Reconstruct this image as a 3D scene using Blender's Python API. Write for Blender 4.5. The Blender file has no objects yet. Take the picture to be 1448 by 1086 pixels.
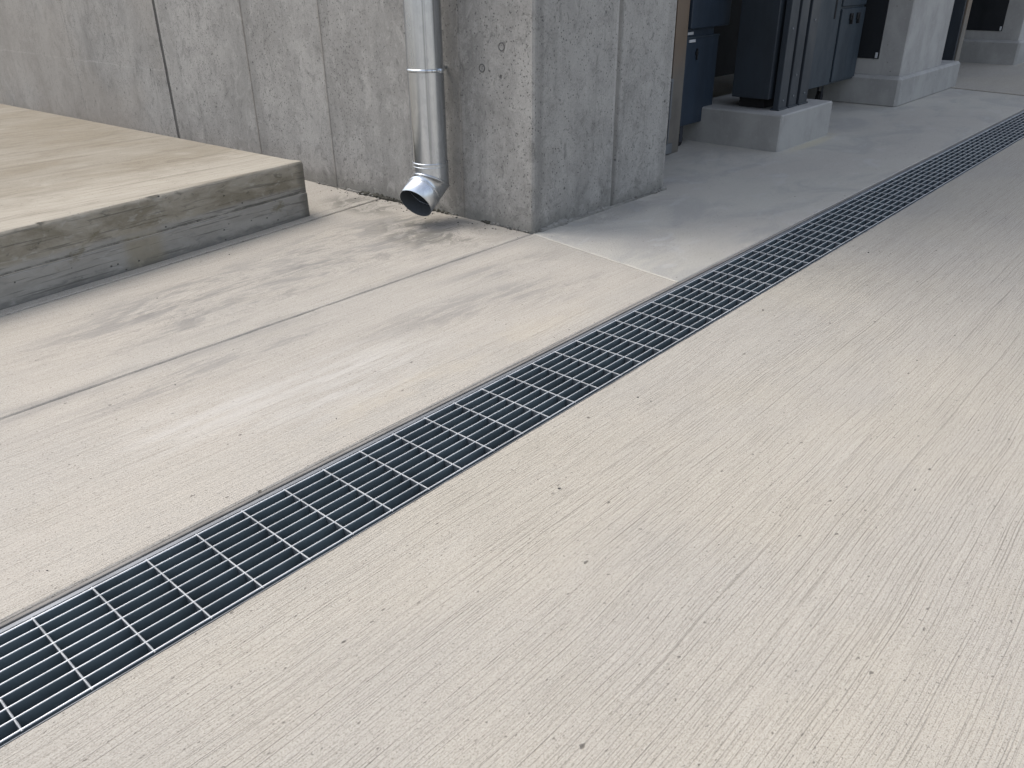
import bpy, bmesh, math, random
from mathutils import Vector, Matrix, noise
R = math.radians
random.seed(7)
sc = bpy.context.scene
COL = sc.collection

# ------------------------------------------------------------------ camera
cam_d = bpy.data.cameras.new('camera')
cam = bpy.data.objects.new('camera', cam_d); COL.objects.link(cam)
right = Vector((0.664022, -0.747664, -0.008519)); down = Vector((-0.347970, -0.298918, -0.888575)); fwd = Vector((0.661809, 0.592998, -0.458653))
mw = Matrix((right, -down, -fwd)).transposed().to_4x4()
mw.translation = (0, 0, 1.5)
cam.matrix_world = mw
cam_d.sensor_width = 36; cam_d.lens = 28.412
cam_d.clip_start = 0.02; cam_d.clip_end = 1000
sc.camera = cam

# ------------------------------------------------------------------ sky, sun, exposure
SUN_DIR = Vector((-0.17, 0.47, 0.85)).normalized()      # towards the sun
elev = math.asin(SUN_DIR.z); azim = math.atan2(SUN_DIR.x, SUN_DIR.y)
w = bpy.data.worlds.new('World'); sc.world = w; w.use_nodes = True
nt = w.node_tree; nt.nodes.clear()
sky = nt.nodes.new('ShaderNodeTexSky'); sky.sky_type = 'NISHITA'; sky.sun_disc = False
sky.sun_elevation = elev; sky.sun_rotation = azim; sky.air_density = 1.0; sky.dust_density = 3.0; sky.ozone_density = 1.0
bg = nt.nodes.new('ShaderNodeBackground'); bg.inputs[1].default_value = 0.15
wo = nt.nodes.new('ShaderNodeOutputWorld')
hs = nt.nodes.new('ShaderNodeHueSaturation'); hs.inputs['Saturation'].default_value = .54
nt.links.new(sky.outputs[0], hs.inputs['Color']); nt.links.new(hs.outputs[0], bg.inputs[0]); nt.links.new(bg.outputs[0], wo.inputs[0])
sl = bpy.data.lights.new('sun', 'SUN'); sl.energy = .98; sl.angle = R(36); sl.color = (1.0, 0.93, 0.83)
so = bpy.data.objects.new('sun', sl); COL.objects.link(so)
so.rotation_euler = SUN_DIR.to_track_quat('Z', 'Y').to_euler(); so.location = (-4, 4, 8)
sc.view_settings.view_transform = 'Standard'; sc.view_settings.look = 'None'
sc.view_settings.exposure = 0.90; sc.view_settings.gamma = 1.0

# ------------------------------------------------------------------ node helpers
class N:
    def __init__(s, name):
        s.m = bpy.data.materials.new(name); s.m.use_nodes = True
        s.t = s.m.node_tree; s.t.nodes.clear()
        s.out = s.t.nodes.new('ShaderNodeOutputMaterial')
        s.b = s.t.nodes.new('ShaderNodeBsdfPrincipled')
        s.t.links.new(s.b.outputs[0], s.out.inputs[0])
        s.co = s.t.nodes.new('ShaderNodeTexCoord').outputs['Object']
    def put(s, sock, v):
        if isinstance(v, bpy.types.NodeSocket): s.t.links.new(v, sock)
        elif isinstance(v, (tuple, list)) and len(v) == 3 and sock.type == 'RGBA': sock.default_value = (*v, 1)
        else: sock.default_value = v
    def map(s, scale, loc=(0, 0, 0), rot=(0, 0, 0), co=None):
        n = s.t.nodes.new('ShaderNodeMapping'); s.put(n.inputs[0], co or s.co)
        n.inputs['Scale'].default_value = scale; n.inputs['Location'].default_value = loc; n.inputs['Rotation'].default_value = rot
        return n.outputs[0]
    def noise(s, co, scale=1, detail=4, rough=.55, dist=0):
        n = s.t.nodes.new('ShaderNodeTexNoise'); s.put(n.inputs['Vector'], co)
        n.inputs['Scale'].default_value = scale; n.inputs['Detail'].default_value = detail
        n.inputs['Roughness'].default_value = rough; n.inputs['Distortion'].default_value = dist
        return n.outputs[0]
    def voro(s, co, scale=1, feature='F1', rand=1):
        n = s.t.nodes.new('ShaderNodeTexVoronoi'); n.feature = feature; s.put(n.inputs['Vector'], co)
        n.inputs['Scale'].default_value = scale; n.inputs['Randomness'].default_value = rand
        return n.outputs[0], n.outputs[1]
    def ramp(s, f, a, b, va=0., vb=1.):            # smooth map a..b -> va..vb, clamped
        n = s.t.nodes.new('ShaderNodeMapRange'); n.interpolation_type = 'SMOOTHSTEP'; s.put(n.inputs[0], f)
        n.inputs[1].default_value = a; n.inputs[2].default_value = b; n.inputs[3].default_value = va; n.inputs[4].default_value = vb
        return n.outputs[0]
    def m_(s, op, a, b=0., c=None):
        n = s.t.nodes.new('ShaderNodeMath'); n.operation = op; s.put(n.inputs[0], a); s.put(n.inputs[1], b)
        if c is not None: s.put(n.inputs[2], c)
        return n.outputs[0]
    def mul(s, a, b): return s.m_('MULTIPLY', a, b)
    def add(s, a, b): return s.m_('ADD', a, b)
    def mix(s, f, a, b, mode='MIX'):
        n = s.t.nodes.new('ShaderNodeMix'); n.data_type = 'RGBA'; n.blend_type = mode
        s.put(n.inputs[0], f); s.put(n.inputs[6], a); s.put(n.inputs[7], b)
        return n.outputs[2]
    def sep(s, co=None):
        n = s.t.nodes.new('ShaderNodeSeparateXYZ'); s.put(n.inputs[0], co or s.co); return n.outputs
    def bump(s, h, strength=.3, dist=.002, prev=None):
        n = s.t.nodes.new('ShaderNodeBump'); s.put(n.inputs['Height'], h)
        n.inputs['Strength'].default_value = strength; n.inputs['Distance'].default_value = dist
        if prev is not None: s.put(n.inputs['Normal'], prev)
        return n.outputs[0]
    def blob(s, cx, cy, rx, ry, rot=0, edge=(1.0, .3)):   # elliptical patch mask in ground coordinates
        v = s.map((1 / rx, 1 / ry, 0), co=s.map((1, 1, 1), rot=(0, 0, -rot), co=s.map((1, 1, 1), loc=(-cx, -cy, 0))))
        n = s.t.nodes.new('ShaderNodeVectorMath'); n.operation = 'LENGTH'; s.put(n.inputs[0], v)
        return s.ramp(n.outputs['Value'], edge[0], edge[1], 0, 1)
    def done(s, col, rough=.8, metal=0., normal=None, spec=None):
        s.put(s.b.inputs['Base Color'], col); s.put(s.b.inputs['Roughness'], rough); s.put(s.b.inputs['Metallic'], metal)
        if normal is not None: s.put(s.b.inputs['Normal'], normal)
        if spec is not None: s.b.inputs['Specular IOR Level'].default_value = spec
        return s.m

# ------------------------------------------------------------------ materials
def paving_mat(name, broom=1.0, stains=False, smooth=False, tint=(1, 1, 1), warm=(.440, .412, .358)):
    n = N(name)
    def c(r, g, b): return (r * tint[0], g * tint[1], b * tint[2])
    big = n.noise(n.map((.7, 1.0, 1)), 1, 5, .55)
    med = n.noise(n.map((2.2, 3, 1), (3, 1, 0)), 1, 6, .6)
    col = n.mix(n.ramp(big, .38, .60), c(*warm), c(.412, .391, .352))
    col = n.mix(n.mul(n.ramp(med, .50, .70), .4), col, c(.462, .438, .392))
    col = n.mix(n.mul(n.ramp(med, .46, .32), .22), col, c(.36, .336, .285))
    # broom marks are not ruled: bend the coordinates a little
    warp = n.noise(n.map((.9, .9, 1)), 1, 2, .5)
    wy = n.t.nodes.new('ShaderNodeCombineXYZ'); n.put(wy.inputs[1], n.mul(n.m_('SUBTRACT', warp, .5), .07))
    va = n.t.nodes.new('ShaderNodeVectorMath'); va.operation = 'ADD'; n.put(va.inputs[0], n.co); n.put(va.inputs[1], wy.outputs[0])
    wc = va.outputs[0]
    sx_ = n.sep(wc)
    def drag(F, fx, w, a, b, seed):       # separate bristle tracks: each has its own place, strength and run of breaks
        t = n.m_('MULTIPLY_ADD', sx_[1], F, seed); cell = n.m_('FLOOR', t); fr = n.m_('SUBTRACT', t, cell)
        wn = n.t.nodes.new('ShaderNodeTexWhiteNoise'); wn.noise_dimensions = '1D'; n.put(wn.inputs['W'], cell)
        r = wn.outputs['Value']; cv = n.t.nodes.new('ShaderNodeCombineXYZ')
        n.put(cv.inputs[0], n.mul(sx_[0], fx)); n.put(cv.inputs[1], n.mul(cell, 17.3)); n.put(cv.inputs[2], seed)
        gt = n.ramp(n.noise(cv.outputs[0], 1, 4, .68), a, b)
        pos = n.m_('MULTIPLY_ADD', r, .6, .2)
        ln = n.ramp(n.m_('ABSOLUTE', n.m_('SUBTRACT', fr, pos)), w, w * .35)
        return n.mul(n.mul(ln, gt), n.m_('MULTIPLY_ADD', wn.outputs['Color'], .7, .3))
    def gate(sx, sy, loc, a, b): return n.ramp(n.noise(n.map((sx, sy, 1), loc), 1, 4, .65), a, b)
    l1 = drag(78, 2.2, .13, .38, .56, 3.3)
    l2 = drag(128, 6.0, .20, .42, .60, 8.1)
    l3 = drag(7.3, .8, .014, .50, .58, 1.7)
    pres = gate(.8, 1.6, (8, 3, 0), .34, .60)
    pres = n.ramp(pres, 0, 1, .62, 1)
    comb = n.noise(n.map((1.3, 150, 1), (2, 2, 0), co=wc), 1, 3, .6)
    dash = n.noise(n.map((22, 130, 1), (1, 4, 0), co=wc), 1, 3, .65)
    k = (.30 if smooth else 1.0) * broom
    dk = c(.15, .135, .115)
    col = n.mix(n.mul(n.ramp(comb, .47, .34), .12 * k), col, c(.24, .22, .19))
    col = n.mix(n.mul(n.ramp(comb, .54, .66), .10 * k), col, c(.60, .575, .53))
    col = n.mix(n.mul(n.mul(l1, pres), .62 * k), col, dk)
    col = n.mix(n.mul(n.mul(l2, pres), .55 * k), col, dk)
    col = n.mix(n.mul(l3, .75 * k), col, c(.13, .12, .10))
    col = n.mix(n.mul(n.ramp(dash, .37, .28), .35 * (.5 + .5 * k)), col, dk)
    # sand grains and pin holes
    grain = n.noise(n.map((1, 1, 1)), 230, 3, .75)
    col = n.mix(n.mul(n.ramp(grain, .47, .34), .80), col, c(.17, .155, .125))
    col = n.mix(n.mul(n.ramp(grain, .56, .68), .35), col, c(.62, .595, .55))
    gr2 = n.noise(n.map((70, 125, 1), (3, 3, 0)), 1, 4, .72)
    col = n.mix(n.mul(n.ramp(gr2, .45, .33), .42), col, c(.19, .172, .14))
    col = n.mix(n.mul(n.ramp(gr2, .56, .68), .30), col, c(.60, .57, .51))
    spk = n.noise(n.map((60, 85, 1), (2, 2, 2)), 1, 2, .6)
    col = n.mix(n.mul(n.ramp(spk, .335, .29), .7), col, c(.10, .09, .08))
    wob = n.t.nodes.new('ShaderNodeVectorMath'); wob.operation = 'ADD'
    nz = n.t.nodes.new('ShaderNodeTexNoise'); n.put(nz.inputs['Vector'], n.co); nz.inputs['Scale'].default_value = 90; nz.inputs['Detail'].default_value = 2
    vs = n.t.nodes.new('ShaderNodeVectorMath'); vs.operation = 'SCALE'; n.put(vs.inputs[0], nz.outputs[1]); vs.inputs['Scale'].default_value = .014
    n.put(wob.inputs[0], n.co); n.put(wob.inputs[1], vs.outputs[0])
    d, cc = n.voro(n.map((13, 24, 1), co=wob.outputs[0]), 1)
    pit = n.mul(n.ramp(d, .12, .06), n.ramp(n.sep(cc)[0], .88, .91))
    d3, c3 = n.voro(n.map((3.6, 6.5, 1), (3, 3, 0), co=wob.outputs[0]), 1)
    pit2 = n.mul(n.ramp(d3, .036, .022), n.ramp(n.sep(c3)[1], .50, .55))
    pits = n.m_('MAXIMUM', pit, pit2)
    col = n.mix(n.mul(pits, .75), col, c(.075, .068, .06))
    if stains:
        def stain(col, mask, sx, sy, loc, lo, hi, amt, colr, rot=R(5), dist=.9, tide=.35):
            v = n.noise(n.map((sx, sy, 1), loc, rot=(0, 0, -rot)), 1, 9, .70, dist)
            fine = n.noise(n.map((6, 55, 1), rot=(0, 0, -rot)), 1, 4, .6)
            f = n.mul(n.ramp(n.add(v, n.mul(n.m_('SUBTRACT', fine, .5), .22)), lo, hi), mask)
            col = n.mix(n.mul(f, amt), col, colr)
            td = n.mul(n.ramp(n.m_('ABSOLUTE', n.m_('SUBTRACT', v, lo)), .016, .002), mask)
            return n.mix(n.mul(td, tide), col, (.16, .153, .14))
        s1 = n.m_('MAXIMUM', n.blob(3.0, 3.85, 1.0, .62, R(8), (1, .45)), n.blob(2.0, 3.75, 1.35, .48, R(5), (1, .45)))
        col = stain(col, s1, 1.1, 3.6, (1, 7, 0), .45, .61, .66, (.185, .18, .172))
        col = stain(col, s1, 2.4, 8, (4, 2, 0), .52, .64, .42, (.15, .146, .138), tide=.15)
        s2 = n.m_('MAXIMUM', n.blob(3.40, 3.75, .42, .60, 0, (1, .3)), n.blob(3.55, 4.6, .25, .5, 0, (1, .3)))
        col = stain(col, s2, 3.5, 5, (2, 3, 0), .44, .55, .75, (.13, .125, .108), dist=1.4, tide=.6)
        a1 = n.m_('MAXIMUM', n.blob(2.70, 2.66, .95, .20, R(-9), (1, .3)), n.blob(3.15, 2.42, .45, .13, R(3), (1, .3)))
        a1 = n.m_('MAXIMUM', a1, n.m_('MAXIMUM', n.blob(3.2, 2.92, .6, .18, R(-8), (1, .3)), n.blob(1.5, 3.02, 1.0, .17, R(2), (1, .3))))
        col = stain(col, a1, 1.5, 8, (6, 5, 0), .44, .60, .55, (.195, .188, .178), rot=R(-5))
        pale = n.mul(n.m_('MAXIMUM', n.blob(1.75, 2.50, .75, .34, R(3), (1, .2)), n.blob(1.25, 2.62, .6, .25, 0, (1, .2))), n.ramp(n.noise(n.map((1.8, 12, 1)), 1, 6, .65), .38, .62))
        col = n.mix(n.mul(pale, .35), col, (.53, .515, .49))
        y = n.sep()[1]; st = n.noise(n.map((1.5, 9, 1), (3, 1, 0)), 1, 7, .7)
        jl = n.ramp(n.m_('ABSOLUTE', n.m_('SUBTRACT', y, 3.215)), .13, .0)
        col = n.mix(n.mul(n.mul(jl, n.ramp(st, .38, .60)), .55), col, (.19, .184, .175))
        och = n.mul(n.blob(2.2, 2.25, 1.6, .16, 0), n.ramp(med, .42, .62))
        col = n.mix(n.mul(och, .25), col, (.43, .375, .285))
    if smooth:
        cl = n.noise(n.map((1.2, 2.0, 1), (7, 1, 0)), 1, 8, .66, 1.0)
        col = n.mix(n.mul(n.ramp(cl, .46, .62), .42), col, (.27, .27, .262))
        cl2 = n.noise(n.map((3.0, 5, 1), (2, 1, 0)), 1, 8, .68, .8)
        col = n.mix(n.mul(n.ramp(cl2, .54, .66), .35), col, (.46, .46, .45))
        foot = n.mul(n.blob(4.55, 3.12, .95, .22, R(-1), (1, .2)), n.ramp(cl2, .38, .6))
        col = n.mix(n.mul(foot, .5), col, (.20, .195, .18))
        ye = n.m_('MAXIMUM', n.blob(7.7, 3.07, .75, .09, 0, (1, .2)), n.blob(8.27, 3.3, .08, .35, 0, (1, .2)))
        col = n.mix(n.mul(ye, .55), col, (.46, .42, .29))
    h = n.add(n.mul(comb, .7 * k), n.mul(n.add(n.add(l1, l2), n.add(l3, n.mul(pits, 2))), -.35))
    h = n.add(h, n.add(n.mul(grain, .35), n.mul(dash, .5)))
    nor = n.bump(h, .7, .003)
    return n.done(col, n.ramp(med, .3, .7, .74, .9), 0, nor, .35)

def wall_mat(name, base=.30, warm=0.0, seed=0):
    n = N(name)
    a = (base * 1.0, base * .985, base * .95); b = (base * .80, base * .79, base * .765); c = (base * 1.22, base * 1.2, base * 1.16)
    big = n.noise(n.map((1.0, 1.0, .6), (seed, 1, 0)), 1, 6, .62)
    mid = n.noise(n.map((1, 1, .75), (seed, 5, 0)), 3.4, 8, .68, .8)
    streak = n.noise(n.map((9, 9, .6), (seed, 3, 0)), 1, 6, .62)
    mot = n.noise(n.map((1, 1, .8), (seed, 7, 2)), 8, 8, .72, .7)
    swirl = n.noise(n.map((1, 1, .6), (1, seed, 2)), 21, 8, .78, 1.2)
    gr = n.noise(n.map((1, 1, 1), (seed, 4, 4)), 95, 5, .8)
    def k3(f): return (base * f, base * f * .965, base * f * .90)
    col = n.mix(n.ramp(big, .40, .60), k3(1.12), k3(.84))
    col = n.mix(n.mul(n.ramp(mid, .52, .66), .40), col, k3(1.30))
    col = n.mix(n.mul(n.ramp(mid, .47, .34), .45), col, k3(.62))
    col = n.mix(n.mul(n.ramp(streak, .47, .30), .45), col, k3(.52))
    col = n.mix(n.mul(n.ramp(streak, .55, .72), .25), col, k3(1.35))
    col = n.mix(n.mul(n.ramp(mot, .53, .63), .45), col, k3(1.32))
    col = n.mix(n.mul(n.ramp(mot, .46, .36), .55), col, k3(.55))
    col = n.mix(n.mul(n.ramp(swirl, .56, .64), .40), col, k3(1.32))
    col = n.mix(n.mul(n.ramp(swirl, .45, .37), .66), col, k3(.44))
    col = n.mix(n.mul(n.ramp(gr, .55, .66), .35), col, k3(1.38))
    col = n.mix(n.mul(n.ramp(gr, .46, .36), .55), col, k3(.42))
    # grey laitance run-off beside the shutter joints
    y = n.sep()[1]
    for yj, wd in ((7.30, .16), (6.06, .08), (5.10, .07), (3.86, .07)):
        band = n.mul(n.ramp(n.m_('ABSOLUTE', n.m_('SUBTRACT', n.add(y, n.mul(n.m_('SUBTRACT', streak, .5), .12)), yj)), wd, wd * .3), n.ramp(mid, .38, .58))
        col = n.mix(n.mul(band, .5), col, k3(.60))
    for yj in (3.81, 5.15, 6.11):
        tr = n.mul(n.ramp(n.m_('ABSOLUTE', n.m_('SUBTRACT', n.m_('MULTIPLY_ADD', n.m_('SUBTRACT', mot, .5), .03, y), yj)), .020, .006), n.ramp(streak, .36, .56, .35, 1))
        col = n.mix(n.mul(tr, .42), col, (base * .74, base * .64, base * .52))
    zz = n.sep()[2]; xx = n.sep()[0]
    front = n.ramp(y, 3.26, 3.24)
    for xj, wd, am in ((4.655, .030, .60), (3.855, .050, .50), (5.24, .05, .35)):
        tr = n.mul(n.mul(front, n.ramp(n.m_('ABSOLUTE', n.m_('SUBTRACT', n.m_('MULTIPLY_ADD', n.m_('SUBTRACT', mot, .5), .06, xx), xj)), wd, wd * .25)), n.ramp(streak, .36, .56, .4, 1))
        col = n.mix(n.mul(tr, am), col, k3(.50))  # groove shade painted dark at the seam; dark bands near the pier edges
    lt = n.mul(front, n.ramp(n.m_('ABSOLUTE', n.m_('SUBTRACT', xx, 4.608)), .012, .004))
    col = n.mix(n.mul(n.mul(lt, n.ramp(mot, .40, .60)), .45), col, k3(1.45))  # lit side of the seam groove, painted light
    pl = n.mul(n.mul(n.ramp(n.m_('ABSOLUTE', n.m_('SUBTRACT', n.m_('MULTIPLY_ADD', n.m_('SUBTRACT', mid, .5), .06, zz), .70)), .010, .002), n.ramp(y, 7.4, 7.45)), n.ramp(mot, .40, .55))
    col = n.mix(n.mul(pl, .5), col, k3(1.4))
    # bug holes: irregular, of several sizes
    wob = n.t.nodes.new('ShaderNodeVectorMath'); wob.operation = 'ADD'
    nz = n.t.nodes.new('ShaderNodeTexNoise'); n.put(nz.inputs['Vector'], n.co); nz.inputs['Scale'].default_value = 55; nz.inputs['Detail'].default_value = 2
    vs = n.t.nodes.new('ShaderNodeVectorMath'); vs.operation = 'SCALE'; n.put(vs.inputs[0], nz.outputs[1]); vs.inputs['Scale'].default_value = .016
    n.put(wob.inputs[0], n.co); n.put(wob.inputs[1], vs.outputs[0])
    holes = None
    for sc_, r, thr, o in ((26, .13, .48, 0), (12, .08, .58, 3), (48, .22, .52, 5), (7, .08, .60, 8), (36, .17, .60, 11)):
        d, cc = n.voro(n.map((1, 1, .8), (o + seed, o, o), co=wob.outputs[0]), sc_)
        hh = n.mul(n.ramp(d, r, r * .6), n.ramp(n.sep(cc)[0], thr, thr + .03))
        holes = hh if holes is None else n.m_('MAXIMUM', holes, hh)
    # short scratches and scuffs
    ang = n.noise(n.map((1, 1, 1), (4, seed, 4)), 26, 4, .75, 2.5)
    scr = n.mul(n.ramp(n.m_('ABSOLUTE', n.m_('SUBTRACT', ang, .5)), .022, .0), n.ramp(n.noise(n.map((1, 1, 1), (seed, 8, 8)), 6, 3), .50, .60))
    col = n.mix(n.mul(scr, .75), col, (base * .40, base * .395, base * .38))
    col = n.mix(n.mul(holes, .76), col, (.055, .054, .052))
    # darker towards the foot, with an uneven edge
    z = n.sep()[2]
    foot = n.mul(n.ramp(n.add(z, n.mul(n.m_('SUBTRACT', mot, .5), .30)), .16, .0), .65)
    col = n.mix(foot, col, (base * .50, base * .49, base * .44))
    if warm:
        wm = n.mul(n.ramp(n.noise(n.map((.6, .6, .9), (2, 2, 2)), 1, 3), .35, .6), warm)
        col = n.mix(wm, col, (base * 1.10, base * .99, base * .85))
    h = n.add(n.mul(mot, .35), n.add(n.mul(swirl, .25), n.mul(holes, -1.2)))
    nor = n.bump(n.add(h, n.mul(gr, .3)), .6, .007)
    return n.done(col, n.ramp(mot, .3, .7, .66, .86), 0, nor, .35)

def step_mat():
    n = N('platform_concrete')
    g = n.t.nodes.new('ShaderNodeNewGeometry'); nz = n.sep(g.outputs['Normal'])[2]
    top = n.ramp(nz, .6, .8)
    big = n.noise(n.map((1.4, 2.2, 1)), 1, 5, .6)
    col = n.mix(n.ramp(big, .36, .62), (.225, .196, .148), (.262, .236, .190))
    pat = n.noise(n.map((1.5, 9, 1), (3, 3, 0), rot=(0, 0, R(-4))), 1, 6, .65)
    col = n.mix(n.mul(n.ramp(pat, .52, .70), .35), col, (.165, .14, .10))
    fine = n.noise(n.map((5, 90, 1), rot=(0, 0, R(-4))), 1, 4, .6)
    col = n.mix(n.mul(n.ramp(fine, .42, .30), .40), col, (.20, .18, .15))
    col = n.mix(n.mul(n.ramp(fine, .58, .70), .3), col, (.32, .29, .235))
    d, c = n.voro(n.map((14, 30, 1)), 1)
    pits = n.mul(n.ramp(d, .12, .06), n.ramp(n.sep(c)[0], .88, .92))
    col = n.mix(n.mul(pits, .7), col, (.09, .08, .07))
    grain = n.noise(n.co, 210, 3, .75)
    col = n.mix(n.mul(n.ramp(grain, .47, .35), .5), col, (.12, .105, .08))
    blot = n.noise(n.map((1, 1.6, 1), (6, 6, 6)), 3.2, 9, .7, 1.0)
    col = n.mix(n.mul(n.ramp(blot, .52, .62), .38), col, (.165, .142, .105))
    col = n.mix(n.mul(n.ramp(blot, .45, .34), .35), col, (.33, .305, .255))
    nearf = n.mul(n.ramp(n.m_('MULTIPLY_ADD', n.sep()[0], -.117, n.add(n.sep()[1], n.mul(n.m_('SUBTRACT', blot, .5), 1.1))), 5.3, 4.5), n.ramp(fine, .35, .6, .5, 1))
    col = n.mix(n.mul(nearf, .85), col, (.385, .355, .30))
    wisp = n.noise(n.map((.7, 16, 1), (2, 8, 1), rot=(0, 0, R(-4))), 1, 8, .7, .3)
    col = n.mix(n.mul(n.ramp(wisp, .53, .66), .5), col, (.135, .115, .085))
    col = n.mix(n.mul(n.ramp(wisp, .46, .34), .35), col, (.34, .31, .26))
    spk = n.noise(n.map((70, 80, 70)), 1, 2, .6)
    col = n.mix(n.mul(n.ramp(spk, .34, .29), .7), col, (.10, .09, .08))
    # faces: darker, stained, two lifts of concrete
    mot = n.noise(n.map((2.2, 2.2, 7)), 1, 8, .68, .5)
    sm = n.noise(n.map((9, 9, 22), (1, 5, 1)), 1, 7, .7, .8)
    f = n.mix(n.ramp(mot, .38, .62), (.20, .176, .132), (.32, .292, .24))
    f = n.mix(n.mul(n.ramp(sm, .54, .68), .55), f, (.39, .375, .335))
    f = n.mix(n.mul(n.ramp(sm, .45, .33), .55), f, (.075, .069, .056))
    z = n.sep()[2]
    low = n.ramp(n.add(z, n.mul(n.m_('SUBTRACT', mot, .5), .06)), .215, .185)
    f = n.mix(n.mul(low, .5), f, (.315, .312, .305))
    board = n.noise(n.map((2.5, 2.5, 70), (3, 3, 3)), 1, 3, .6)
    f = n.mix(n.mul(n.ramp(board, .44, .34), .55), f, (.075, .07, .06))
    lift = n.mul(n.ramp(n.m_('ABSOLUTE', n.m_('SUBTRACT', n.m_('MULTIPLY_ADD', n.m_('SUBTRACT', mot, .5), .05, z), .165)), .013, .002), n.ramp(sm, .40, .55, .3, 1))
    f = n.mix(n.mul(lift, .75), f, (.06, .057, .048))
    moss = n.mul(n.ramp(n.noise(n.map((3, 3, 4), (8, 1, 3)), 1, 6, .68, .6), .61, .70), n.ramp(z, .34, .22))
    f = n.mix(n.mul(moss, .55), f, (.13, .11, .06))
    crn = n.mul(n.ramp(n.add(n.sep()[0], n.mul(n.m_('SUBTRACT', sm, .5), .16)), 3.06, 3.12), .7)
    f = n.mix(crn, f, (.095, .088, .072))
    och = n.mul(n.blob(1.92, 4.5, .16, .9, 0, (1, .4)), n.ramp(z, .26, .12))
    f = n.mix(n.mul(och, .45), f, (.22, .18, .10))
    foot = n.mul(n.ramp(n.add(z, n.mul(n.m_('SUBTRACT', sm, .5), .16)), .05, .0), .45)
    f = n.mix(foot, f, (.11, .105, .095))
    d2, c2 = n.voro(n.map((24, 24, 30)), 1)
    hol = n.mul(n.ramp(d2, .18, .10), n.ramp(n.sep(c2)[0], .84, .88))
    f = n.mix(n.mul(hol, .8), f, (.04, .04, .038))
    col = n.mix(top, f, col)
    h = n.add(n.mul(fine, .4), n.add(n.mul(sm, .5), n.mul(n.m_('MAXIMUM', pits, hol), -1)))
    return n.done(col, .82, 0, n.bump(h, .7, .007), .35)

def plain_conc(name, c, dark=.6):
    n = N(name)
    a = n.noise(n.map((3, 3, 2)), 1, 6, .62, .3); b = n.noise(n.map((1, 1, 1), (5, 5, 5)), 30, 5, .7)
    col = n.mix(n.ramp(a, .35, .65), c, tuple(x * dark for x in c))
    col = n.mix(n.mul(n.ramp(b, .55, .7), .35), col, tuple(min(x * 1.25, .8) for x in c))
    d, cc = n.voro(n.co, 22)
    hol = n.mul(n.ramp(d, .16, .09), n.ramp(n.sep(cc)[0], .82, .86))
    col = n.mix(n.mul(hol, .7), col, (.06, .06, .058))
    return n.done(col, .82, 0, n.bump(n.m_('SUBTRACT', n.mul(b, .5), hol), .4, .003), .35)

def painted(name, c, rough=.45, metal=0., wear=.25, spec=.4):
    n = N(name)
    a = n.noise(n.map((4, 4, 1.5)), 1, 6, .6); b = n.noise(n.map((1, 1, 1), (3, 0, 1)), 45, 4, .7)
    col = n.mix(n.ramp(a, .35, .7), c, tuple(x * .72 for x in c))
    col = n.mix(n.mul(n.ramp(b, .62, .74), wear), col, tuple(min(x * 2.2 + .02, .6) for x in c))
    return n.done(col, n.ramp(a, .3, .7, rough, rough + .18), metal, n.bump(b, .08, .001), spec)

def galvanised(name, c=(.69, .725, .765), rough=.19, refl_bands=.6):
    n = N(name)
    sp, cs = n.voro(n.map((1, 1, .6)), 34)
    a = n.noise(n.map((22, 22, .5)), 1, 3, .5); b = n.noise(n.map((5, 5, .8), (1, 2, 3)), 1, 4, .55)
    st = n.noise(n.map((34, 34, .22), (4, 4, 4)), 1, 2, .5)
    k = n.add(n.mul(n.sep(cs)[0], .06), n.add(n.mul(a, .45), n.mul(b, .3)))
    col = n.mix(n.ramp(k, .28, .55), tuple(x * .72 for x in c), c)
    col = n.mix(n.mul(n.ramp(st, .46, .36), refl_bands), col, tuple(x * .34 for x in c))  # dark vertical bands painted in as reflections of unbuilt surroundings
    return n.done(col, n.ramp(k, .2, .62, rough + .10, rough), 1.0, n.bump(b, .06, .01))

M = {}
M['pave'] = paving_mat('paving_broomed', tint=(.90, .89, .875))
M['pave_left'] = paving_mat('paving_stained', broom=.8, stains=True, tint=(.93, .92, .91), warm=(.440, .412, .364))
M['pave_shade'] = paving_mat('paving_trowelled_shade', broom=.6, smooth=True, tint=(1.0, 1.0, 1.0), warm=(.43, .415, .37))  # smooth finish; tint kept lighter to lift this slab out of shade
M['wall'] = wall_mat('wall_concrete', .30)
M['wall_left'] = wall_mat('wall_concrete_brownish', .27, .40, 4)
M['step'] = step_mat()
M['block'] = plain_conc('plinth_concrete', (.34, .335, .32), .8)
M['pier'] = plain_conc('pier_concrete', (.38, .372, .355), .8)
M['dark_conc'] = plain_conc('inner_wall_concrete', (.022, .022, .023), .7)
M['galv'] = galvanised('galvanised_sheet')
M['galv_spout'] = galvanised('galvanised_spout', rough=.25, refl_bands=0.)
M['inside'] = painted('pipe_lining', (.10, .11, .12), .6, .3)
M['bar_top'] = painted('sky_bright_steel', (.80, .81, .82), .34, .45, .2)  # bright base colour paints the sky reflection on the bar tops
M['bar_side'] = painted('shaded_zinc', (.125, .160, .176), .5, .1, .3)  # dark base colour paints the shade between the bars
M['rod'] = painted('rod_zinc', (.33, .345, .36), .45, .4, .2)
M['plate'] = painted('plate_zinc', (.075, .09, .105), .55, .1, .3)
M['frame'] = painted('frame_zinc', (.25, .265, .285), .42, .5, .4)
M['frame_dark'] = painted('frame_dark', (.05, .055, .065), .55, .3, .3)
M['trench'] = painted('trench_dark', (.045, .054, .062), .6, 0, .2)  # very dark base colour for channel walls and floor
M['seal_dark'] = plain_conc('joint_grit', (.10, .097, .09), .6)
M['seal_light'] = plain_conc('joint_sealant', (.58, .55, .48), .85)
M['mortar'] = plain_conc('mortar', (.27, .262, .24), .55)
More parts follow.
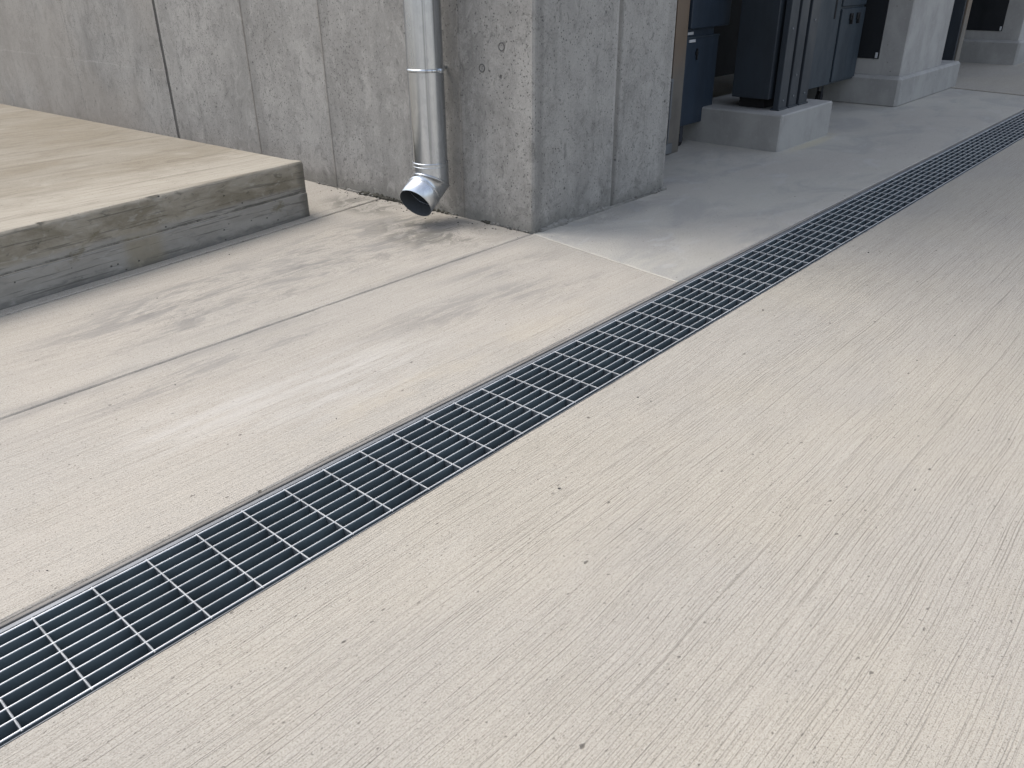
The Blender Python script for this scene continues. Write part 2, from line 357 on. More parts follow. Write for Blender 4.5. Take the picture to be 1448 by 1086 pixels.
M['tie'] = plain_conc('tie_ring_concrete', (.12, .118, .113), .6)
M['moss'] = plain_conc('dirt_and_moss', (.060, .058, .046), .6)
M['lip'] = plain_conc('trench_lip_concrete', (.24, .228, .21), .7)
M['strip'] = plain_conc('kerb_strip_concrete', (.43, .43, .43), .6)
M['navy'] = painted('navy_enamel', (.026, .040, .060), .38, 0, .12)
M['slate'] = painted('slate_enamel', (.030, .038, .048), .42, 0, .15)
M['slate2'] = painted('slate_blue_enamel', (.036, .050, .064), .42, 0, .15)
M['black'] = painted('black_rubber', (.012, .012, .013), .7, 0, .2)
M['recess'] = painted('dark_panel', (.010, .012, .015), .6, 0, .2)
M['white'] = painted('white_plastic', (.55, .56, .57), .5, 0, .1)
M['duct'] = painted('duct_grey', (.16, .17, .18), .5, .3, .2)
def rust_steel():
    n = N('post_steel')
    z = n.sep()[2]
    a = n.noise(n.map((3, 3, 1.2)), 1, 6, .62)
    col = n.mix(n.ramp(a, .38, .62), (.12, .112, .10), (.175, .16, .14))
    r = n.mul(n.ramp(n.add(z, n.mul(n.m_('SUBTRACT', a, .5), .8)), .55, 1.0), .75)
    col = n.mix(n.mul(r, .7), col, (.20, .125, .07))
    return n.done(col, .55, .3, n.bump(a, .1, .004))
M['post'] = rust_steel()

# ------------------------------------------------------------------ object helpers
def link(o, parent=None):
    COL.objects.link(o)
    if parent is not None: o.parent = parent
    return o
def tag(o, label, cat, group=None):
    o['label'] = label; o['category'] = cat
    if group: o['group'] = group
    return o
def struct(o): o['kind'] = 'structure'; return o
def mesh(name, bm, mats, parent=None, smooth=False):
    me = bpy.data.meshes.new(name)
    bmesh.ops.recalc_face_normals(bm, faces=bm.faces)
    bm.to_mesh(me); bm.free()
    for m in (mats if isinstance(mats, (list, tuple)) else [mats]): me.materials.append(m)
    if smooth:
        for p in me.polygons: p.use_smooth = True
    return link(bpy.data.objects.new(name, me), parent)
def empty(name, loc):
    o = bpy.data.objects.new(name, None); o.location = loc; o.empty_display_size = .1
    link(o); return o
def child(o, root):                 # parent without moving: meshes are modelled in world coordinates
    o.parent = root; o.matrix_parent_inverse = Matrix.Translation(root.location).inverted(); return o
def add_box(bm, x0, x1, y0, y1, z0, z1, bev=0, mi=0, seg=2):
    t = bmesh.new()
    vs = [t.verts.new((x, y, z)) for x in (x0, x1) for y in (y0, y1) for z in (z0, z1)]
    for f in ((0, 1, 3, 2), (4, 6, 7, 5), (0, 4, 5, 1), (2, 3, 7, 6), (0, 2, 6, 4), (1, 5, 7, 3)): t.faces.new([vs[i] for i in f])
    if bev: bmesh.ops.bevel(t, geom=list(t.edges), offset=bev, segments=seg, affect='EDGES', profile=.5)
    for f in t.faces: f.material_index = mi
    bmesh.ops.recalc_face_normals(t, faces=t.faces)
    me = bpy.data.meshes.new('tmp'); t.to_mesh(me); t.free(); bm.from_mesh(me); bpy.data.meshes.remove(me)
def box(name, b, mat, parent=None, bev=.004):
    bm = bmesh.new(); add_box(bm, *b, bev=bev); return mesh(name, bm, mat, parent)
def part(name, b, mat, root, bev=.004, seg=2):
    bm = bmesh.new(); add_box(bm, *b, bev=bev, seg=seg); return child(mesh(name, bm, mat), root)
def add_tube(bm, rings, closed_a=False, closed_b=False, mi=0):
    vr = [[bm.verts.new(p) for p in r] for r in rings]; k = len(vr[0])
    for a, b in zip(vr, vr[1:]):
        for i in range(k):
            f = bm.faces.new((a[i], a[(i + 1) % k], b[(i + 1) % k], b[i])); f.material_index = mi
    if closed_a: bm.faces.new(vr[0])
    if closed_b: bm.faces.new(vr[-1])
def circle(c, r, nrm, k=40, ref=Vector((0, 1, 0))):
    nrm = Vector(nrm).normalized(); a = (ref - nrm * ref.dot(nrm)).normalized(); b = nrm.cross(a)
    return [Vector(c) + a * r * math.cos(t * 2 * math.pi / k) + b * r * math.sin(t * 2 * math.pi / k) for t in range(k)]
def add_cyl(bm, p0, p1, r, k=20, mi=0):
    p0, p1 = Vector(p0), Vector(p1); d = p1 - p0
    ref = Vector((0, 1, 0)) if abs(d.normalized().y) < .9 else Vector((1, 0, 0))
    add_tube(bm, [circle(p0, r, d, k, ref), circle(p1, r, d, k, ref)], True, True, mi)
def add_torus(bm, c, nrm, Rr, r, k=40, j=8):
    nrm = Vector(nrm).normalized(); ring = []
    base = circle((0, 0, 0), 1, nrm, k)
    for v in base:
        ring.append([Vector(c) + v * (Rr + r * math.cos(t * 2 * math.pi / j)) + nrm * r * math.sin(t * 2 * math.pi / j) for t in range(j)])
    ring.append(ring[0]); add_tube(bm, ring); bmesh.ops.remove_doubles(bm, verts=bm.verts, dist=1e-6)
def add_stone(bm, c, s, fl=.6):
    t = bmesh.new(); bmesh.ops.create_icosphere(t, subdivisions=1, radius=1)
    rz = Matrix.Rotation(random.uniform(0, 6.28), 3, 'Z'); e = (random.uniform(.6, 1.5), random.uniform(.6, 1.2), fl * random.uniform(.6, 1.2))
    for v in t.verts: v.co = rz @ Vector([v.co[i] * e[i] * s * random.uniform(.75, 1.2) for i in range(3)]) + Vector(c)
    me = bpy.data.meshes.new('tmp'); t.to_mesh(me); t.free(); bm.from_mesh(me); bpy.data.meshes.remove(me)

# ------------------------------------------------------------------ ground
DEPTH = .40
YN, YF = 1.641, 2.056           # concrete edges of the drain
struct(box('ground', (-300, 300, -300, 300, -DEPTH - .6, -DEPTH), M['seal_dark'], bev=0))

def slab(name, pts, mat, jit=.0016, rim=.006, z=0):
    """Slab from a plan outline; edges are broken into short pieces with a little wander, top rim rounded."""
    out = []
    for i, a in enumerate(pts):
        b = pts[(i + 1) % len(pts)]; a, b = Vector(a), Vector(b)
        d = (b - a); L = d.length; nn = Vector((-d.y, d.x)).normalized()
        # only the stretch near the camera is subdivided
        ts = [0.]
        s = 0.
        while s < L:
            p = a + d * (s / L)
            st = .035 if (-.5 < p.x < 7 and 1 < p.y < 6) else (.12 if (-1 < p.x < 17 and 0 < p.y < 7) else 4)
            s += st
            if s < L - .02: ts.append(s / L)
        for t in ts:
            p = a + d * t
            if 0 < t:
                k = noise.noise(Vector((p.x * 9, p.y * 9, 1))) * jit + noise.noise(Vector((p.x * 40, p.y * 40, 5))) * jit * .7
                p = p + nn * k
            out.append(p)
    bm = bmesh.new()
    top = bm.faces.new([bm.verts.new((p.x, p.y, z)) for p in out])
    if top.normal.z < 0: bmesh.ops.reverse_faces(bm, faces=[top])
    bm.normal_update()
    if top.normal.z < 0: top.normal_flip()
    outer = list(top.verts)
    bmesh.ops.inset_individual(bm, faces=[top], thickness=rim, depth=0, use_even_offset=False)
    for v in outer: v.co.z = z - rim * .8
    low = [bm.verts.new((v.co.x, v.co.y, -DEPTH)) for v in outer]
    kx = len(outer)
    for i in range(kx): bm.faces.new((outer[i], outer[(i + 1) % kx], low[(i + 1) % kx], low[i]))
    o = mesh(name, bm, mat); return struct(o)

JA = 3.216                       # joint in line with the pier face
g = .0035
slab('pavement', [(-60, -60), (90, -60), (90, YN), (-60, YN)], M['pave'])
jb_top, jb_bot = (3.80, JA), (3.630, YF)
slab('pavement', [(-60, YF), (jb_bot[0] - .006, YF), (jb_top[0] - .006, JA - g), (-60, JA - g)], M['pave_left'])
# kerb strip in front of the platform: edges run parallel to the platform face
u_st = Vector((3.139 - 1.102, 4.654 - 4.416)).normalized(); n_st = Vector((-u_st.y, u_st.x))
def st_line(off, x):             # y at x on the line parallel to the platform face, off metres in front of it
    p0 = Vector((3.139, 4.654)) - n_st * off
    return p0.y + (x - p0.x) * u_st.y / u_st.x
def sp(off, x): return (x, st_line(off, x))
slab('pavement', [(-60, JA + g), (3.79, JA + g), (3.79, st_line(.098, 3.79)), sp(.098, -2), (-60, st_line(.098, -2))], M['pave_left'])
slab('kerb_strip', [sp(.086, -2), sp(.086, 3.79), sp(.008, 3.79), sp(.008, -2)], M['pave_left'], z=.003, jit=.004)
slab('pavement', [sp(.002, -2), sp(.002, 3.79), (3.79, 16), (-60, 16), (-60, st_line(.002, -2))], M['pave_left'])
slab('pavement', [(jb_bot[0] + .006, YF), (12.22, YF), (12.50, 3.25), (12.50, 9), (3.81, 9), (jb_top[0] + .006, JA)], M['pave_shade'])
slab('pavement', [(12.235, YF), (90, YF), (90, 9), (12.515, 9), (12.515, 3.25)], M['pave'], z=.012)
def strip(name, a, b, wd, z, mat):
    a, b = Vector(a), Vector(b); d = (b - a).normalized(); nn = Vector((-d.y, d.x)) * wd / 2
    bm = bmesh.new(); L = (b - a).length; k = max(2, int(L / .05)); prev = None
    rows = []
    for i in range(k + 1):
        p = a + d * L * i / k; zz = z + noise.noise(Vector((p.x * 14, p.y * 14, 0))) * .0016
        rows.append([bm.verts.new((*(p + nn), zz - .0015)), bm.verts.new((*p, zz)), bm.verts.new((*(p - nn), zz - .0015)),
                     bm.verts.new((*(p - nn), zz - .05)), bm.verts.new((*(p + nn), zz - .05))])
    for r, q in zip(rows, rows[1:]):
        for i in range(5): bm.faces.new((r[i], r[(i + 1) % 5], q[(i + 1) % 5], q[i]))
    bm.faces.new(rows[0]); bm.faces.new(rows[-1])
    return struct(mesh(name, bm, mat))
strip('joint_filler', (-8, JA), (3.79, JA), .0064, -.005, M['seal_dark'])
strip('joint_filler', (jb_bot[0] + .0035, YF + .004), (jb_top[0] + .0035, JA - .004), .0065, -.0005, M['seal_light'])
strip('joint_filler', (3.86, JA - .013), (5.29, JA - .022), .022, .010, M['mortar'])

# drain channel (walls, floor) and the concrete lip along its far side
bm = bmesh.new()
add_box(bm, -3, 45, YN - .03, YN + .004, -.30, -.034)
add_box(bm, -3, 45, YF - .016, YF + .03, -.30, -.034)
add_box(bm, -3, 45, YN + .004, YF - .016, -.32, -.295)
struct(mesh('drain_channel', bm, M['trench']))
struct(box('channel_lip', (-3, 45, YF - .0155, YF - .001, -.03, -.005), M['lip'], bev=.003))

# ------------------------------------------------------------------ drain grating
PITCH = .15516; X0 = .199; GN, GF = 1.660, 2.008
grate = empty('drain_grate', (3.0, (GN + GF) / 2, -.04))
tag(grate, 'long galvanised steel bar grating set in the trench across the paving', 'drain grate')
XA, XB = -1.5, 32.0
def bar(name, y, t, z0, z1):
    """a flat bar on edge: flanks coloured dark as if shaded, rounded top coloured bright as if sky-lit"""
    bm = bmesh.new(); h = t / 2
    prof = [(-h, z0), (-h, z1 - .0022), (-h * .55, z1), (h * .55, z1), (h, z1 - .0022), (h, z0)]
    xs = [XA]
    while xs[-1] < XB: xs.append(xs[-1] + (.31 if xs[-1] < 9 else 2))
    rows = []
    for x in xs:
        dy = noise.noise(Vector((x * .9, y * 31, 0))) * .0007; dz = noise.noise(Vector((x * .8, y * 17, 9))) * .0006
        rows.append([bm.verts.new((x, y + p[0] + dy, p[1] + dz)) for p in prof])
    for a, b in zip(rows, rows[1:]):
        for i in range(6):
            f = bm.faces.new((a[i], b[i], b[(i + 1) % 6], a[(i + 1) % 6])); f.material_index = 1 if i in (1, 2, 3) else 0
    bm.faces.new(rows[0]); bm.faces.new(rows[-1])
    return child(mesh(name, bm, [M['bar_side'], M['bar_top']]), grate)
for i in range(9):
    y = GN + (GF - GN) * i / 8
    edge = i in (0, 8)
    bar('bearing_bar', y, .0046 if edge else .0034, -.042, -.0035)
def cross_bm(bm, x):
    # a rod lying in notches flush with the bars, welded to a plate below
    dx = random.uniform(-.001, .001)
    t = .0028
    add_box(bm, x + dx - .002, x + dx + .002, GN + .001, GF - .001, -.034, -.009, mi=2)
    k = 8; rings = []
    for j in range(65):
        y = GN - .006 + (GF - GN + .012) * j / 64
        tw = j * .55
        sq = 1 + .10 * math.cos(4 * tw)
        rings.append([Vector((x + dx + t * (1 + .05 * math.cos(2 * (a * 2 * math.pi / k + tw))) * math.cos(a * 2 * math.pi / k), y,
                              -.0064 + t * (1 + .05 * math.cos(2 * (a * 2 * math.pi / k + tw))) * math.sin(a * 2 * math.pi / k))) for a in range(k)])
    add_tube(bm, rings, True, True, 1)
bm = bmesh.new(); cross_bm(bm, 0)
proto = mesh('cross_bar', bm, [M['bar_side'], M['rod'], M['plate']])
child(proto, grate); proto.location.x = X0 - PITCH
for i in range(0, 99):
    c = proto.copy(); COL.objects.link(c); c.location.x = X0 + PITCH * i
    c.rotation_euler.z = random.uniform(-.004, .004) * 0
bm = bmesh.new()
for i in list(range(-9, -1)) + list(range(99, 200)):
    x = X0 + PITCH * i
    add_box(bm, x - .0025, x + .0025, GN, GF, -.03, -.0042)
rest = child(mesh('cross_bars', bm, M['rod']), grate); rest['kind'] = 'stuff'
# seat frame: angle irons on both sides
for nm, b, m in (('frame_angle', (XA, XB, YF - .040, YF - .0255, -.036, -.0045), M['frame']),
                 ('frame_angle', (XA, XB, YN + .0015, YN + .0045, -.036, -.003), M['frame']),
                 ('frame_ledge', (XA, XB, YN + .0045, GN + .030, -.052, -.046), M['frame_dark']),
                 ('frame_ledge', (XA, XB, GF - .030, YF - .016, -.052, -.046), M['frame_dark'])):
    part(nm, b, m, grate, .0012)

# ------------------------------------------------------------------ concrete wall with the pier end
def plan_wall(name, pts, z1, mat, z0=-.02):
    bm = bmesh.new()
    lo = [bm.verts.new((x, y, z0)) for x, y in pts]; hi = [bm.verts.new((x, y, z1)) for x, y in pts]; k = len(pts)
    for i in range(k): bm.faces.new((lo[i], lo[(i + 1) % k], hi[(i + 1) % k], hi[i]))
    bm.faces.new(lo); bm.faces.new(hi)
    return mesh(name, bm, mat)
def wx(y): return 3.800 - (y - 3.215) * .024
WALL_H = 9.0
def groove_y(y, wd=.007, dp=.005, lift=0): return [(wx(y - wd), y - wd), (wx(y) + dp, y), (wx(y + wd) - lift, y + wd)]
def groove_x(x, yf, wd=.007, dp=.005): return [(x + wd, yf), (x, yf + dp), (x - wd, yf)]
pf = lambda x: 3.215 - (x - 3.80) * .012
pts = [(wx(3.227), 3.227)] + groove_y(3.81, .007, -.004) + groove_y(5.15, .008, -.005, .002) + groove_y(6.11, .008, -.005, .001) + [(wx(7.40), 7.40), (5.30, 7.40)]
pts += [(5.30, pf(5.3) + .012), (5.288, pf(5.288))] + groove_x(4.64, pf(4.64), .018, .016) + [(3.812, pf(3.812))]
wall = empty('concrete_wall', (4.5, 4.5, 0))
tag(wall, 'grey cast concrete wall ending in a square pier behind the downpipe', 'wall')
child(plan_wall('wall_face', pts, WALL_H, M['wall']), wall)
# mortar squeezed out at the foot of the wall
bm = bmesh.new()
def mortar_run(a, b, size, dens, gap=.25):
    a, b = Vector(a), Vector(b); L = (b - a).length; s = 0
    while s < L:
        p = a + (b - a) * (s / L)
        k = noise.noise(Vector((p.x * 3.1, p.y * 3.1, 2)))
        if k > -gap: add_stone(bm, (p.x + random.uniform(-.004, .004), p.y + random.uniform(-.004, .004), size * .3), size * random.uniform(.4, 1.1) * (.7 + k), .8)
        s += dens * random.uniform(.5, 1.5)
mortar_run((3.81, pf(3.8) - .004), (5.29, pf(5.29) - .004), .030, .016, .25)
mortar_run((wx(3.24) - .004, 3.24), (wx(5.4) - .004, 5.4), .018, .016, .25)
child(mesh('mortar_edge', bm, M['mortar'], smooth=False), wall)
bm = bmesh.new()
for y0, y1, sz in ((3.58, 3.88, .025), (3.95, 4.1, .020), (4.30, 4.85, .026)): mortar_run((wx(y0) - .006, y0), (wx(y1) - .006, y1), sz, .010, .3)
mortar_run((4.1, pf(4.1) - .004), (4.75, pf(4.75) - .004), .017, .016, .1)
child(mesh('moss_edge', bm, M['moss']), wall)
def tie(c, nrm, r=.022):
    bm = bmesh.new(); add_torus(bm, c, nrm, r, .0032, 24, 6)
    child(mesh('tie_hole', bm, M['tie'], smooth=True), wall)
for y, z in ((3.457, 1.083), (3.616, .956)): tie((wx(y) - .0005, y, z), (-1, 0, 0))
for x, z in ((4.028, 1.16), (4.015, .90), (5.119, .84)): tie((x, pf(x) - .0005, z), (0, -1, 0))

wall2 = plan_wall('concrete_wall', [(wx(7.445), 7.445), (wx(9.2), 9.2)] + groove_y(9.25, .012, .003) + [(wx(16), 16), (5.3, 16), (5.3, 7.445)], WALL_H, M['wall_left'])
tag(wall2, 'brownish concrete wall panel beyond the vertical joint, rising behind the raised platform', 'wall')
js = box('joint_bead', (wx(7.42) + .004, 5.2, 7.404, 7.441, -.01, WALL_H - .02), M['seal_dark'], bev=0); child(js, wall)

# ------------------------------------------------------------------ raised platform
A = Vector((3.139, 4.654)); ZT = .368
def plat_rows():
    left = A - u_st * 9.0
    back = Vector((2.72, 11.2))
    return A, left, back
a, l, b = plat_rows(); bl = l + (b - a)
bm = bmesh.new()
prof = [(.0, -.02), (.0, .150), (.0025, .1535), (.0025, .157), (.0065, .160), (.0065, .346), (.010, .356), (.018, ZT - .003), (.026, ZT)]   # inset from face, height
xs = []
s = 0
while s < 9.0:
    xs.append(s); s += .022 if s < 3.2 else .3
xs.append(9.0)
rows = []
for s in xs:
    p = a - u_st * s; row = []
    for ins, z in prof:
        j = noise.noise(Vector((s * 6, z * 5, 3))) * .0022 + noise.noise(Vector((s * 25, z * 18, 7))) * .0018
        cq = noise.noise(Vector((s * 5, 0, 1))) + .6 * noise.noise(Vector((s * 17, 3, 1)))
        jz = (noise.noise(Vector((s * 9, 0, 1))) * .003 - max(0, cq - .35) * .035) if z > .34 else 0
        if .3 < z < ZT - .001: j += max(0, cq - .35) * .02
        q = p + n_st * (ins + j); row.append(bm.verts.new((q.x, q.y, z + (jz if z < ZT else 0))))
    rows.append(row)
for r, q in zip(rows, rows[1:]):
    for i in range(len(prof) - 1): bm.faces.new((r[i], r[i + 1], q[i + 1], q[i]))
# right flank and top
dirb = (b - a).normalized()
flank = []
for k in range(0, 61):
    p = a + dirb * ((b - a).length * k / 60) if k else None
    if k == 0: flank.append(rows[0]); continue
    row = []
    for ins, z in prof:
        q = p + Vector((-1, 0)) * ins; row.append(bm.verts.new((q.x, q.y, z)))
    flank.append(row)
for r, q in zip(flank, flank[1:]):
    for i in range(len(prof) - 1): bm.faces.new((q[i], q[i + 1], r[i + 1], r[i]))
blv = bm.verts.new((bl.x, bl.y, ZT))
loop = [r[-1] for r in flank] + [blv] + [r[-1] for r in reversed(rows[1:])]
bm.faces.new(loop)
plat = mesh('raised_platform', bm, M['step'])
tag(plat, 'low raised concrete platform with a stained grey front edge, at the left below the wall', 'platform')

# ------------------------------------------------------------------ downpipe
PX, PY, PR = 3.607, 3.922, .112
pipe = empty('downpipe', (PX, PY, 0))
tag(pipe, 'round galvanised steel downpipe on the concrete wall ending in an angled spout', 'downpipe')
def cyl_rings(zs, r=PR, k=56): return [circle((PX, PY, z), r, (0, 0, 1), k) for z in zs]
bm = bmesh.new(); add_tube(bm, cyl_rings([8.9, 5, 2.2, 1.4, .9, .392]), True, False)
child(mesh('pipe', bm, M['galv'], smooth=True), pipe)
bm = bmesh.new()
d1 = Vector((0, 0, -1)); al = R(32); d2 = Vector((-math.cos(al), -.16, -math.sin(al))).normalized()
KN = Vector((PX, PY, .268)); L2 = .215
def mitre(c, din, dpl, r, k=56):     # ring of a tube running along din, cut by the plane with normal dpl through c
    base = circle((0, 0, 0), r, din, k, Vector((0, 1, 0))); dpl = Vector(dpl).normalized()
    return [Vector(c) + p - din * (p.dot(dpl) / din.dot(dpl)) for p in base]
m_dir = (d1 + d2).normalized()
ro, ri = PR + .003, PR - .001
e_out = [circle((PX, PY, .388), ro, d1, 56), circle((PX, PY, .36), ro, d1, 56), mitre(KN, d1, m_dir, ro)]
s_out = [mitre(KN, d1, m_dir, ro), circle(KN + d2 * L2, ro, d2, 56)]
add_tube(bm, e_out)
add_tube(bm, [circle((PX, PY, .388), ro, d1, 56), circle((PX, PY, .388), PR - .004, d1, 56)])
child(mesh('elbow', bm, M['galv_spout'], smooth=True), pipe)
bm = bmesh.new()
add_tube(bm, [mitre(KN, d1, m_dir, ro), mitre(KN + d2 * .001, d1, m_dir, ro + .0045), mitre(KN + d2 * .016, d2, m_dir, ro + .0045), mitre(KN + d2 * .020, d2, (m_dir + d2 * .3), ro + .002), circle(KN + d2 * .115, ro + .0015, d2, 56), circle(KN + d2 * L2, ro, d2, 56), circle(KN + d2 * (L2 + .001), ro - .0025, d2, 56)])
spout = child(mesh('spout', bm, M['galv_spout'], smooth=True), pipe)
bm = bmesh.new()
add_tube(bm, [circle(KN + d2 * (L2 + .0005), ro - .002, d2, 56), circle(KN + d2 * .11, ro - .003, d2, 56), mitre(KN, d1, m_dir, ro - .003), circle((PX, PY, .38), ro - .003, d1, 56)], False, True)
child(mesh('lining', bm, M['inside'], smooth=True), pipe)
def ring(name, c, nrm, rr, r):
    bm = bmesh.new(); add_torus(bm, c, nrm, rr, r, 56, 8); return child(mesh(name, bm, M['galv_spout'], smooth=True), pipe)
ring('bead', (PX, PY, .388), (0, 0, 1), PR + .001, .0045)
ring('bead', (PX, PY, .366), (0, 0, 1), PR + .002, .0032)
# raised seams each side of the mitre
bm = bmesh.new()
for off, rr in ((.055, .005),):
    pl = mitre(KN, d1, m_dir, ro + .001) if off == 0 else circle(KN + d2 * .112, ro + .001, d2, 56)
    k = len(pl); rg = []
    cen = sum(pl, Vector()) / k; nn = m_dir if off == 0 else d2
    for p in pl:
        rad = (p - cen).normalized(); rg.append([p + rad * rr * math.cos(t * math.pi / 4) + nn * rr * math.sin(t * math.pi / 4) for t in range(8)])
    rg.append(rg[0]); add_tube(bm, rg)
child(mesh('seam', bm, M['galv_spout'], smooth=True), pipe)
# wall clamp
bm = bmesh.new(); zc = .945
add_tube(bm, [circle((PX, PY, z), r, (0, 0, 1), 56) for z, r in ((zc - .010, PR + .0005), (zc - .010, PR + .004), (zc - .004, PR + .0065), (zc + .004, PR + .0065), (zc + .010, PR + .004), (zc + .010, PR + .0005))])
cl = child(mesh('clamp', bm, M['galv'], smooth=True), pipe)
part('clamp_bracket', (PX + PR - .01, wx(PY) + .005, PY - .012, PY + .012, zc - .008, zc + .008), M['galv'], pipe, .001)
for dx in (-.002, .006): part('clamp_ear', (PX + dx, PX + dx + .005, PY - PR - .035, PY - PR - .002, zc - .012, zc + .012), M['galv'], pipe, .001)
bm = bmesh.new(); add_cyl(bm, (PX - .014, PY - PR - .02, zc), (PX + .022, PY - PR - .02, zc), .006, 12)
child(mesh('clamp_bolt', bm, M['galv']), pipe)

# ------------------------------------------------------------------ covered bay behind the pier
bay = empty('bay_building', (12, 6, 0))
tag(bay, 'dark covered bay with concrete back wall behind the cabinets and piers', 'building')
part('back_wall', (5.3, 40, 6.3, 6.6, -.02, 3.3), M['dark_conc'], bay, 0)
part('upper_storeys', (5.305, 40, 3.30, 6.6, 3.31, 9.0), M['pier'], bay, .01)

# steel door post
post = empty('steel_post', (6.46, 3.9, 0))
tag(post, 'brown rusty flat steel post standing just right of the concrete pier', 'post')
part('post', (6.38, 6.57, 3.845, 3.93, 0, 3.2), M['post'], post, .004)
part('bracket', (6.30, 6.42, 3.82, 3.842, .015, .10), M['duct'], post, .003)
bm = bmesh.new(); add_cyl(bm, (6.352, 3.83, .33), (6.352, 3.83, .62), .012, 12); add_cyl(bm, (6.352, 3.83, .10), (6.352, 3.83, .33), .006, 10)
add_box(bm, 6.335, 6.385, 3.832, 3.85, .60, .64, .002); add_box(bm, 6.335, 6.385, 3.832, 3.85, .31, .34, .002)
child(mesh('hinge_rod', bm, M['duct']), post)

def caster(root, x, y, top, r=.055):
    bm = bmesh.new(); add_cyl(bm, (x, y - .018, r), (x, y + .018, r), r, 20)
    wh = child(mesh('caster', bm, M['black']), root)
    bm = bmesh.new()
    for s in (-1, 1): add_box(bm, x - .022, x + .03, y + s * .026 - .003, y + s * .026 + .003, r * .7, top - .006, .001)
    add_box(bm, x - .04, x + .04, y - .035, y + .035, top - .006, top, .001)
    fk = mesh('caster_fork', bm, M['frame_dark']); fk.parent = wh
    return wh
# navy cabinet
cab = empty('navy_cabinet', (7.0, 4.2, 0))
tag(cab, 'tall navy blue steel cabinet on casters between rusty post and dark machine', 'cabinet')
part('lower_body', (6.72, 7.29, 3.935, 4.42, .185, .935), M['navy'], cab, .012)
part('upper_body', (6.74, 7.43, 3.915, 4.42, 1.005, 2.1), M['navy'], cab, .010)
part('top_lip', (6.715, 7.295, 3.930, 4.425, .925, .9395), M['slate2'], cab, .004)
part('neck', (6.74, 7.23, 3.96, 4.40, .93, 1.01), M['navy'], cab, .004)
part('tag_plate', (6.755, 6.86, 3.928, 3.9345, .895, .918), M['white'], cab, .001)
part('tag_plate', (6.765, 6.86, 3.955, 3.9595, .955, .978), M['white'], cab, .001)
bm = bmesh.new(); add_cyl(bm, (6.90, 3.9345, .80), (6.90, 3.922, .80), .018, 16); add_box(bm, 6.893, 6.907, 3.918, 3.93, .745, .84, .003)
child(mesh('latch', bm, M['black']), cab)
for x in (6.80, 7.20): caster(cab, x, 3.99, .19)

# dark machine on its pad
pad = empty('machine_pad', (7.68, 3.65, 0))
tag(pad, 'low grey concrete pad carrying the dark machine beside the drain', 'concrete pad')
part('block', (7.10, 8.22, 3.142, 4.16, -.02, .318), M['block'], pad, .012, 1)
mc = empty('dark_machine', (7.5, 3.7, .318))
tag(mc, 'near black steel machine with vertical flat columns on a concrete pad', 'machine')
part('side_panel', (7.275, 7.93, 3.37, 3.74, .41, 2.3), M['slate'], mc, .008)
for x0, x1, y in ((7.315, 7.475, 3.285), (7.525, 7.685, 3.285), (7.745, 7.925, 3.285)):
    part('column', (x0, x1, y, y + .055, .33, 2.3), M['slate'], mc, .005)
    part('foot_plate', (x0 - .012, x1 + .012, y - .012, y + .075, .3185, .332), M['slate'], mc, .003)
part('gap_shade_block', (7.36, 7.88, 3.45, 3.70, .3185, .409), M['black'], mc, .004)  # black block stands in for the shadow in the open gap
def screw(root, x, y, z, r=.008):
    bm = bmesh.new(); add_cyl(bm, (x, y + .003, z), (x, y - .004, z), r, 10); child(mesh('screw', bm, M['frame']), root)
for (x, y, z) in ((7.60, 3.282, .42), (7.60, 3.282, .60), (7.39, 3.282, .40), (7.39, 3.282, 1.0), (7.84, 3.282, .42), (7.84, 3.282, 1.05)):
    screw(mc, x, y, z)

# slate cabinet next to it
sb = empty('slate_cabinet', (9.7, 4.1, 0))
tag(sb, 'slate grey wide steel cabinet on casters between dark machine and concrete column', 'cabinet')
part('body', (8.9, 10.33, 3.77, 4.42, .285, 2.1), M['slate2'], sb, .008)
part('door', (8.95, 9.60, 3.752, 3.769, .29, 2.05), M['slate2'], sb, .004)
part('door', (9.645, 10.32, 3.745, 3.769, .31, 1.06), M['slate2'], sb, .006)
part('door', (9.645, 10.32, 3.75, 3.769, 1.085, 2.05), M['slate2'], sb, .006)
part('slot', (9.44, 9.475, 3.747, 3.7525, .97, 1.25), M['black'], sb, .001)
for x in (9.90, 10.10):
    bm = bmesh.new(); add_box(bm, x - .035, x + .035, 3.725, 3.744, .94, 1.01, .006); add_box(bm, x - .012, x + .012, 3.715, 3.744, .90, .99, .004)
    child(mesh('latch', bm, M['black']), sb)
for z in (.36, .46, .55, .72, 1.0, 1.12): screw(sb, 9.622, 3.768, z, .010)
for x in (9.5, 10.12): caster(sb, x, 4.05, .29, .07)

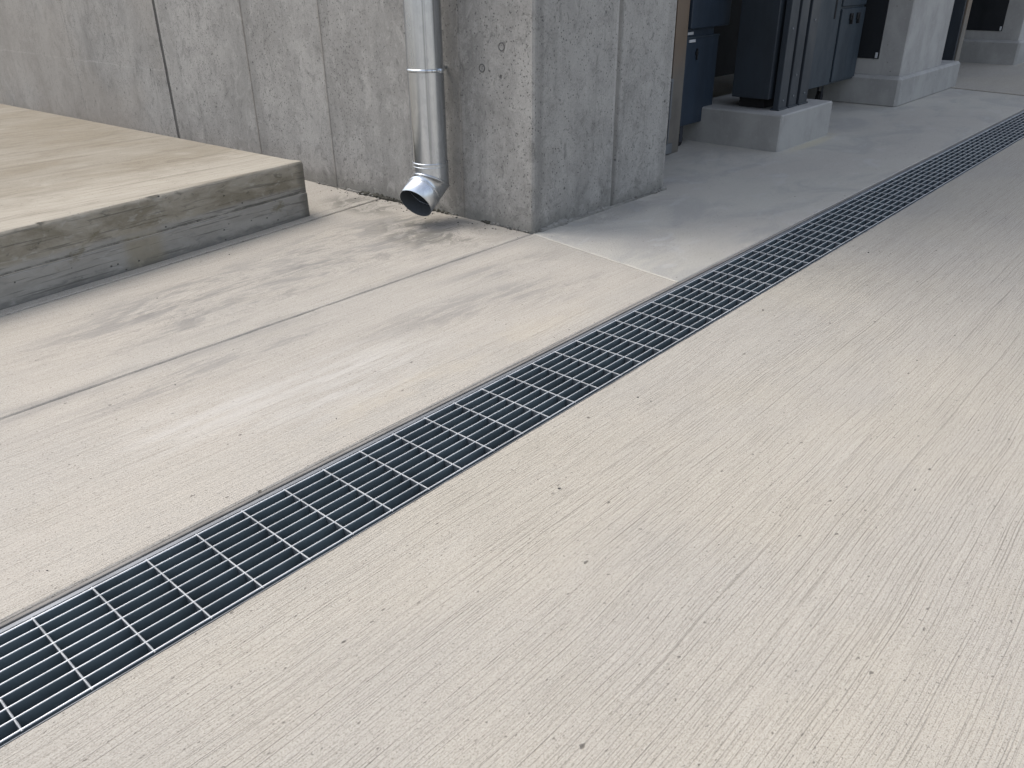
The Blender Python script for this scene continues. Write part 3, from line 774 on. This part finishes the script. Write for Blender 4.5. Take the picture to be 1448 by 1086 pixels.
# concrete columns on plinths
def column(x, label, w=1.53, pw=2.35, zt=.325, mat=None):
    c = empty('concrete_column', (x + pw / 2, 3.7, 0)); tag(c, label, 'column')
    part('plinth', (x, x + pw, 3.222, 4.60, -.02, zt), M['block'], c, .030, 1)
    part('shaft', (x + .13, x + .13 + w, 3.285, 4.55, zt - .02, 3.3), M['pier'], c, .010, 1)
    part('dark_panel', (x + .118, x + .1295, 3.56, 4.3, .50, 2.6), M['recess'], c, .003)
    part('panel_catch', (x + .10, x + .117, 3.575, 3.60, .51, .57), M['white'], c, .003)
    return c
column(10.37, 'concrete column on a wide plinth right of the slate cabinet')
column(15.90, 'farthest concrete column on a plinth, at the upper right corner', 1.6, 2.35, .366)

# things standing between the two columns
fp = empty('steel_post', (13.1, 3.5, 0)); tag(fp, 'dark brown steel post standing between the two concrete columns', 'post')
part('post', (13.02, 13.20, 3.38, 3.70, 0.012, 3.2), M['post'], fp, .005)
part('back_plate', (12.96, 13.018, 3.40, 3.68, 0.012, 3.2), M['slate'], fp, .004)
uc = empty('utility_cart', (14.5, 4.0, 0)); tag(uc, 'small dark blue box on casters under the grey duct behind near column', 'cart')
part('body', (14.1, 15.1, 3.92, 4.4, .30, .56), M['slate2'], uc, .01)
part('top_tray', (14.12, 15.0, 3.94, 4.38, .563, .60), M['black'], uc, .006)
for x in (14.3, 14.9): caster(uc, x, 4.0, .30, .08)
dc = empty('round_duct', (14.55, 4.1, 0)); tag(dc, 'grey vertical round duct hanging behind the near concrete column', 'duct')
bm = bmesh.new(); add_tube(bm, [circle((14.62, 4.1, z), r, (0, 0, 1), 28) for z, r in ((.62, .10), (.66, .17), (.70, .18), (3.3, .18))], True, True)
child(mesh('duct', bm, M['duct'], smooth=True), dc)
bm = bmesh.new(); add_torus(bm, (14.62, 4.1, 1.0), (0, 0, 1), .185, .015, 28, 8); child(mesh('flange', bm, M['duct'], smooth=True), dc)

# ------------------------------------------------------------------ loose grit
bm = bmesh.new()
for i in range(60):
    x, y = random.uniform(.2, 6), random.uniform(-1.2, 5)
    if YN - .01 < y < YF + .01: continue
    if x > 3.7 and y > 3.15: continue
    if y > st_line(.1, x): continue
    s = random.choice((.002, .002, .003, .0035, .005)); add_stone(bm, (x, y, s * .35), s, .5)
for i in range(90):                     # swept up against the foot of the wall and under the spout
    y = random.uniform(3.3, 5.2); x = wx(y) - abs(random.gauss(0, .07)) - .012
    s = random.choice((.002, .003, .004, .006)); add_stone(bm, (x, y, s * .3), s, .6)
o = mesh('grit', bm, M['seal_dark']); o['kind'] = 'stuff'
